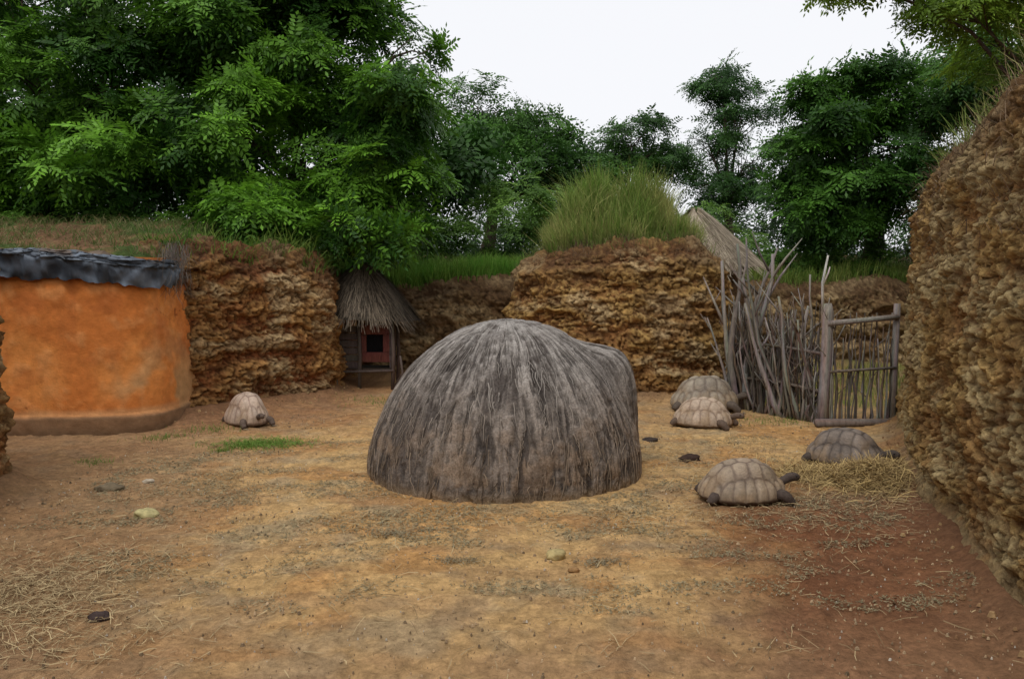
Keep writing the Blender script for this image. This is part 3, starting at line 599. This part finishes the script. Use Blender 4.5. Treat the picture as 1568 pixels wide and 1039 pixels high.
grid('mud_wall',P3(rr*np.cos(A)-.32,rr*np.sin(A),Tt),mix((.12,.075,.045),(.22,.13,.07),fbm(P3(np.cos(A)*3,np.sin(A)*3,Tt*3),4,19)),M_earth,hut2,closed=True)

# ---------------------------------------------------------------- branch fence + gate
def stick(mb,x,y,h,r,col,wob=.07,fork=True,lean=(0,0)):
    p=[];n=7
    wx=random.uniform(-wob,wob);wy=random.uniform(-wob,wob); kx=random.uniform(2,6)
    for i in range(n+1):
        t=i/n; p.append((x+lean[0]*t*h+wx*math.sin(t*kx)+random.uniform(-.02,.02),y+lean[1]*t*h+wy*math.sin(t*2.5)+random.uniform(-.012,.012),-.05+t*(h+.05)))
    mb.tube(p,[r*(1-.6*i/n) for i in range(n+1)],col,6,.25)
    if fork:
        for _ in range(random.randint(1,4)):
            i=random.randint(2,n-1); b=Vector(p[i]); d=Vector((random.uniform(-1,1),random.uniform(-.6,.6),random.uniform(.4,1.4))).normalized()*h*random.uniform(.12,.36)
            e1=b+d*.5+Vector((0,0,.02)); e2=b+d+Vector((random.uniform(-.08,.08),0,.06))
            mb.tube([b,e1,e2],[r*.5,r*.35,r*.12],col,5,.2)
            if random.random()<.5: mb.tube([e1,e1+Vector((random.uniform(-.12,.12),random.uniform(-.05,.05),random.uniform(.05,.18)))],[r*.25,r*.08],col,5,.2)
mb=MB(); greys=[(.19,.165,.14),(.12,.10,.082),(.27,.24,.205),(.08,.064,.052),(.15,.11,.08)]
for i in range(80):
    t=(i+random.random())/80; x=3.32+t*.80+random.uniform(-.05,.05); y=12.15-1.45*t+random.uniform(-.16,.16)
    stick(mb,x,y,random.choice([random.uniform(.8,1.4),random.uniform(1.2,1.75),random.uniform(.5,1.)]),random.uniform(.012,.036),random.choice(greys),.10,random.random()<.7,(random.uniform(-.26,.26),random.uniform(-.15,.15)))
for i in range(75):
    t=(i+random.random())/75; x=3.34+t*.80+random.uniform(-.03,.03); y=12.15-1.45*t+random.uniform(-.06,.06)
    stick(mb,x,y,random.uniform(1.1,1.7),random.uniform(.009,.018),random.choice(greys),.05,random.random()<.3,(random.uniform(-.07,.07),random.uniform(-.05,.05)))
for x,y,h,lx,r in [(3.42,11.9,2.45,-.08,.06),(3.5,11.8,2.3,.10,.05),(3.38,12.0,2.2,-.12,.05),(3.62,11.6,1.95,-.10,.055),(3.95,11.2,2.5,-.30,.032),(4.02,10.95,2.0,.02,.03),(3.7,11.4,1.5,.22,.05),(3.5,12.1,2.4,.16,.04),(3.8,11.2,1.6,-.3,.045)]:
    stick(mb,x,y,h,r,random.choice([greys[0],greys[2]]),.14,True,(lx,0)); 
for z0 in (.45,.95): mb.tube([(3.32,12.1,z0),(3.7,11.35,z0+.05),(4.12,10.6,z0)],.022,(.14,.11,.09),6)
mb.make('branch_fence',M_wood)
gate=empty('stick_gate',(4.6,10.55,0)); mb=MB()
for i in range(23):
    x=-.40+.80*i/22+random.uniform(-.018,.018); stick(mb,x,random.uniform(-.02,.02),random.uniform(1.15,1.5) if i%3 else 1.5,random.uniform(.010,.021),random.choice(greys),.03,random.random()<.2,(random.uniform(-.035,.035),0))
mb.make('pickets',M_wood,gate)
mb=MB(); mb.tube([(-.47,-.05,1.36),(0,-.055,1.40),(.46,-.05,1.45)],[.040,.034,.038],(.24,.21,.18),9); mb.tube([(-.47,-.04,.72),(.46,-.04,.78)],.018,(.15,.12,.1),6)
mb.tube([(-.60,-.09,.05),(0,-.09,.06),(.50,-.09,.06)],[.055,.058,.052],(.19,.155,.12),9); mb.make('rails',M_wood,gate)
mb=MB(); mb.tube([(-.46,.0,-.1),(-.47,0,.5),(-.455,0,.9),(-.45,0,1.5),(-.46,0,1.62)],[.075,.066,.07,.068,.05],(.26,.23,.20),10); mb.tube([(.46,.0,-.1),(.45,0,.8),(.46,0,1.62)],[.05,.045,.042],(.22,.19,.165),10)
mb.tube([(-.50,.02,1.3),(-.53,.0,1.9),(-.47,0,2.25)],[.022,.018,.012],(.5,.46,.4),7); mb.tube([(-.53,.0,1.85),(-.46,0,2.02),(-.44,0,2.1)],[.014,.012,.006],(.5,.46,.4),7); mb.make('gate_posts',M_wood,gate)

# ---------------------------------------------------------------- tortoises
def tortoise(x,y,L,yaw,colA,colB,skin,seed,headup=.0,headyaw=0,Hf=.45):
    rs=np.random.RandomState(seed)
    z0=float(terr(np.array([x]),np.array([y]))[0])
    e=empty('giant_tortoise',(x,y,z0)); e.rotation_euler=(0,0,yaw)
    na,nr=240,120; a=np.linspace(0,2*np.pi,na,endpoint=False); r=np.linspace(.002,1,nr)**.8; A,Rr=np.meshgrid(a,r,indexing='ij')
    px=Rr*np.cos(A); py=Rr*np.sin(A)
    seeds=[(-.68,0),(-.33,0),(0.02,0),(.35,0),(.67,0)]+[(sx,s*.53) for s in(1,-1) for sx in(-.50,-.16,.19,.52)]
    nm=22; seeds+=[(.99*math.cos(2*math.pi*(k+.5)/nm),.99*math.sin(2*math.pi*(k+.5)/nm)) for k in range(nm)]
    sd=np.array(seeds)+rs.normal(0,.014,(len(seeds),2))
    wx_=px+.05*(fbm(P3(px*3,py*3),3,seed)-.5); wy_=py+.05*(fbm(P3(px*3,py*3,5),3,seed)-.5)
    d=np.sqrt((wx_[...,None]-sd[:,0])**2+(wy_[...,None]-sd[:,1])**2); d[...,13:]*=1.55
    ds=np.sort(d,-1); F1=ds[...,0];e_=ds[...,1]-ds[...,0]; idn=np.argmin(d,-1)
    prof=np.clip(1-Rr**2.6,0,1)**.60
    H=L*Hf; hw=L*.37*(1+.07*np.cos(A+np.pi)); 
    Zs=H*prof*(1+.05*px); Xs=px*L*.5; Ys=py*hw
    flare=ss(.86,1.0,Rr); bump=.012*L*np.clip(1-F1/.26,0,1)*ss(0,.2,e_)-.007*L*np.exp(-e_/.018); ring=.0014*L*np.sin(F1*120)*ss(.02,.08,e_)
    nrm=P3(px*.55,py*.6,prof*.8+.2); nrm/=np.linalg.norm(nrm,axis=-1)[...,None]
    V=P3(Xs,Ys,Zs)+nrm*(bump+ring)[...,None]; V[...,0]+=.03*L*flare*np.cos(A); V[...,1]+=.03*L*flare*np.sin(A)
    V[...,2]+=L*.085-.012*L*flare*np.cos(A*22)*.5+ .04*L*(fbm(V*5,3,seed)-.5)+.025*L*flare*ss(.3,1,np.cos(A))
    idc=rs.uniform(.85,1.15,len(sd))[idn]
    t=ss(.02,.10,e_)*.55+.45*ss(.28,.02,F1); t=np.clip(t+1.3*(fbm(V*7,4,seed)-.5),0,1)
    col=mix(colB,colA,t)*idc[...,None]*(.96+.05*np.sin(F1*120))[...,None]; col=mix(col,np.array(colB)*.5,np.exp(-e_/.013)*.5)
    col=mix(col,(.33,.22,.12),ss(.6,1,Rr)*ss(.4,.7,fbm(V*9,3,seed+5))*.5)
    ur=[(1.0,-.02),(.96,-.05),(.80,-.05),(.4,-.055),(.02,-.055)]
    U=[]
    for q,zz in ur: U.append(P3(np.cos(a)*(L*.53)*q,np.sin(a)*(hw[:,-1]+.03*L)*q,np.full(na,L*(.085+zz))))
    U=np.stack(U,1); V=np.concatenate([V,U],1); col=np.concatenate([col,np.ones_like(U)*np.array(colB)*.6],1)
    grid('shell',V,col,M_shell,e,closed=True)
    sk=[];ed=[];rad=[]
    def add(p,r,par=None):
        sk.append(tuple(np.array(p)*L)); rad.append(r*L); 
        if par is not None: ed.append((par,len(sk)-1))
        return len(sk)-1
    pel=add((-.22,0,.14),.13); mid=add((0,0,.14),.15,pel); ch=add((.24,0,.15),.12,mid)
    hy=headyaw; n1=add((.44,.02*hy,.18+headup*.3),.062,ch); n2=add((.55,.07*hy,.22+headup*.7),.052,n1); h1=add((.62,.11*hy,.25+headup),.064,n2); h2=add((.69,.15*hy,.25+headup),.060,h1); h3_=add((.75,.18*hy,.23+headup),.038,h2)
    for s in(1,-1):
        sh=add((.32,s*.20,.13),.08,ch); el_=add((.46,s*.30,.12),.07,sh); wr=add((.50,s*.30,.05),.060,el_); ft=add((.56,s*.30,.024),.05,wr)
        hp_=add((-.32,s*.18,.13),.08,pel); kn=add((-.42,s*.28,.10),.07,hp_); an=add((-.46,s*.29,.045),.06,kn); f2=add((-.47,s*.30,.022),.055,an)
    add((-.54,0,.07),.022,add((-.44,0,.11),.04,pel))
    me=bpy.data.meshes.new('body'); me.from_pydata(sk,ed,[]); me.update(); o=link(bpy.data.objects.new('body',me),e)
    m=o.modifiers.new('Skin','SKIN'); 
    for i,v in enumerate(me.skin_vertices[0].data): v.radius=(rad[i],rad[i]); v.use_root=(i==0)
    m.use_smooth_shade=True; sb=o.modifiers.new('s','SUBSURF'); sb.levels=2; sb.render_levels=2
    ms=M_skin.copy()
    rgb=ms.node_tree.nodes.new('ShaderNodeRGB'); rgb.outputs[0].default_value=(*skin,1); vmn=[q for q in ms.node_tree.nodes if q.type=='VECT_MATH'][0]; ms.node_tree.links.new(rgb.outputs[0],vmn.inputs[0])
    me.materials.append(ms)
    ey=MB()
    for s in(1,-1):
        c=np.array((.685,.15*hy+s*.052,.268+headup))*L; ey.tube([tuple(c-[0,0,.010*L]),tuple(c-[0,0,.006*L]),tuple(c),tuple(c+[0,0,.006*L]),tuple(c+[0,0,.010*L])],[.003*L,.011*L,.014*L,.011*L,.003*L],(.01,.008,.007),8,0)
    ey.make('eyes',M_tarp,e)
    cl_=MB()
    for s in(1,-1):
        for k in range(4):
            yy=s*.30+(k-1.5)*.024; cl_.tube([(L*.59,L*yy,L*.018),(L*.625,L*yy,L*.008)],[.010*L,.004*L],(.20,.16,.11),6,0)
    cl_.make('claws',M_stone,e)
tortoise(2.05,7.05,.72,math.radians(2),(.34,.26,.18),(.17,.12,.085),(.085,.062,.05),1,.02,.3,.42)
tortoise(3.50,8.32,.74,math.radians(-42),(.21,.165,.13),(.10,.077,.062),(.085,.065,.052),2,.0,-.3,.43)
tortoise(2.52,10.50,.74,math.radians(-30),(.46,.35,.255),(.27,.185,.125),(.13,.09,.065),3,0,-.2,.42)
tortoise(2.86,11.85,.92,math.radians(-12),(.31,.26,.195),(.18,.14,.105),(.11,.085,.065),4,0,.2,.46)
tortoise(-3.55,10.65,.66,math.radians(-48),(.50,.38,.29),(.29,.20,.15),(.12,.085,.065),5,0,0,.56)

# ---------------------------------------------------------------- light, world, camera
w=bpy.data.worlds.new('World'); sc.world=w; w.use_nodes=True; nt=w.node_tree; bg=nt.nodes['Background']
sky=nt.nodes.new('ShaderNodeTexSky'); sky.sky_type='NISHITA'; sky.sun_disc=False; sky.sun_elevation=math.radians(60); sky.sun_rotation=math.radians(200); sky.dust_density=4
hs=nt.nodes.new('ShaderNodeHueSaturation'); hs.inputs['Saturation'].default_value=.25; nt.links.new(sky.outputs[0],hs.inputs['Color'])
mx=nt.nodes.new('ShaderNodeMixRGB'); mx.inputs[0].default_value=.85; mx.inputs[2].default_value=(10.4,10.5,10.9,1); nt.links.new(hs.outputs[0],mx.inputs[1]); nt.links.new(mx.outputs[0],bg.inputs['Color']); bg.inputs['Strength'].default_value=.1
s=bpy.data.lights.new('sun','SUN'); s.energy=1.3; s.angle=math.radians(18); s.color=(1,.985,.96); so=link(bpy.data.objects.new('sun',s))
az=math.radians(200); elv=math.radians(60)
dv=Vector((math.sin(az)*math.cos(elv),math.cos(az)*math.cos(elv),math.sin(elv)))
so.rotation_euler=dv.to_track_quat('Z','Y').to_euler(); so.location=dv*30
cam=bpy.data.cameras.new('camera'); cam.lens=28.24; cam.sensor_width=36; cam.clip_end=1500; cam.clip_start=.05
co=link(bpy.data.objects.new('camera',cam)); co.location=(0,0,2.0); co.rotation_euler=(math.radians(90-4.62),0,0); sc.camera=co
sc.view_settings.view_transform='Standard'; sc.view_settings.look='None'; sc.view_settings.exposure=0
print('polys',sum(len(o.data.polygons) for o in sc.objects if o.type=='MESH'))
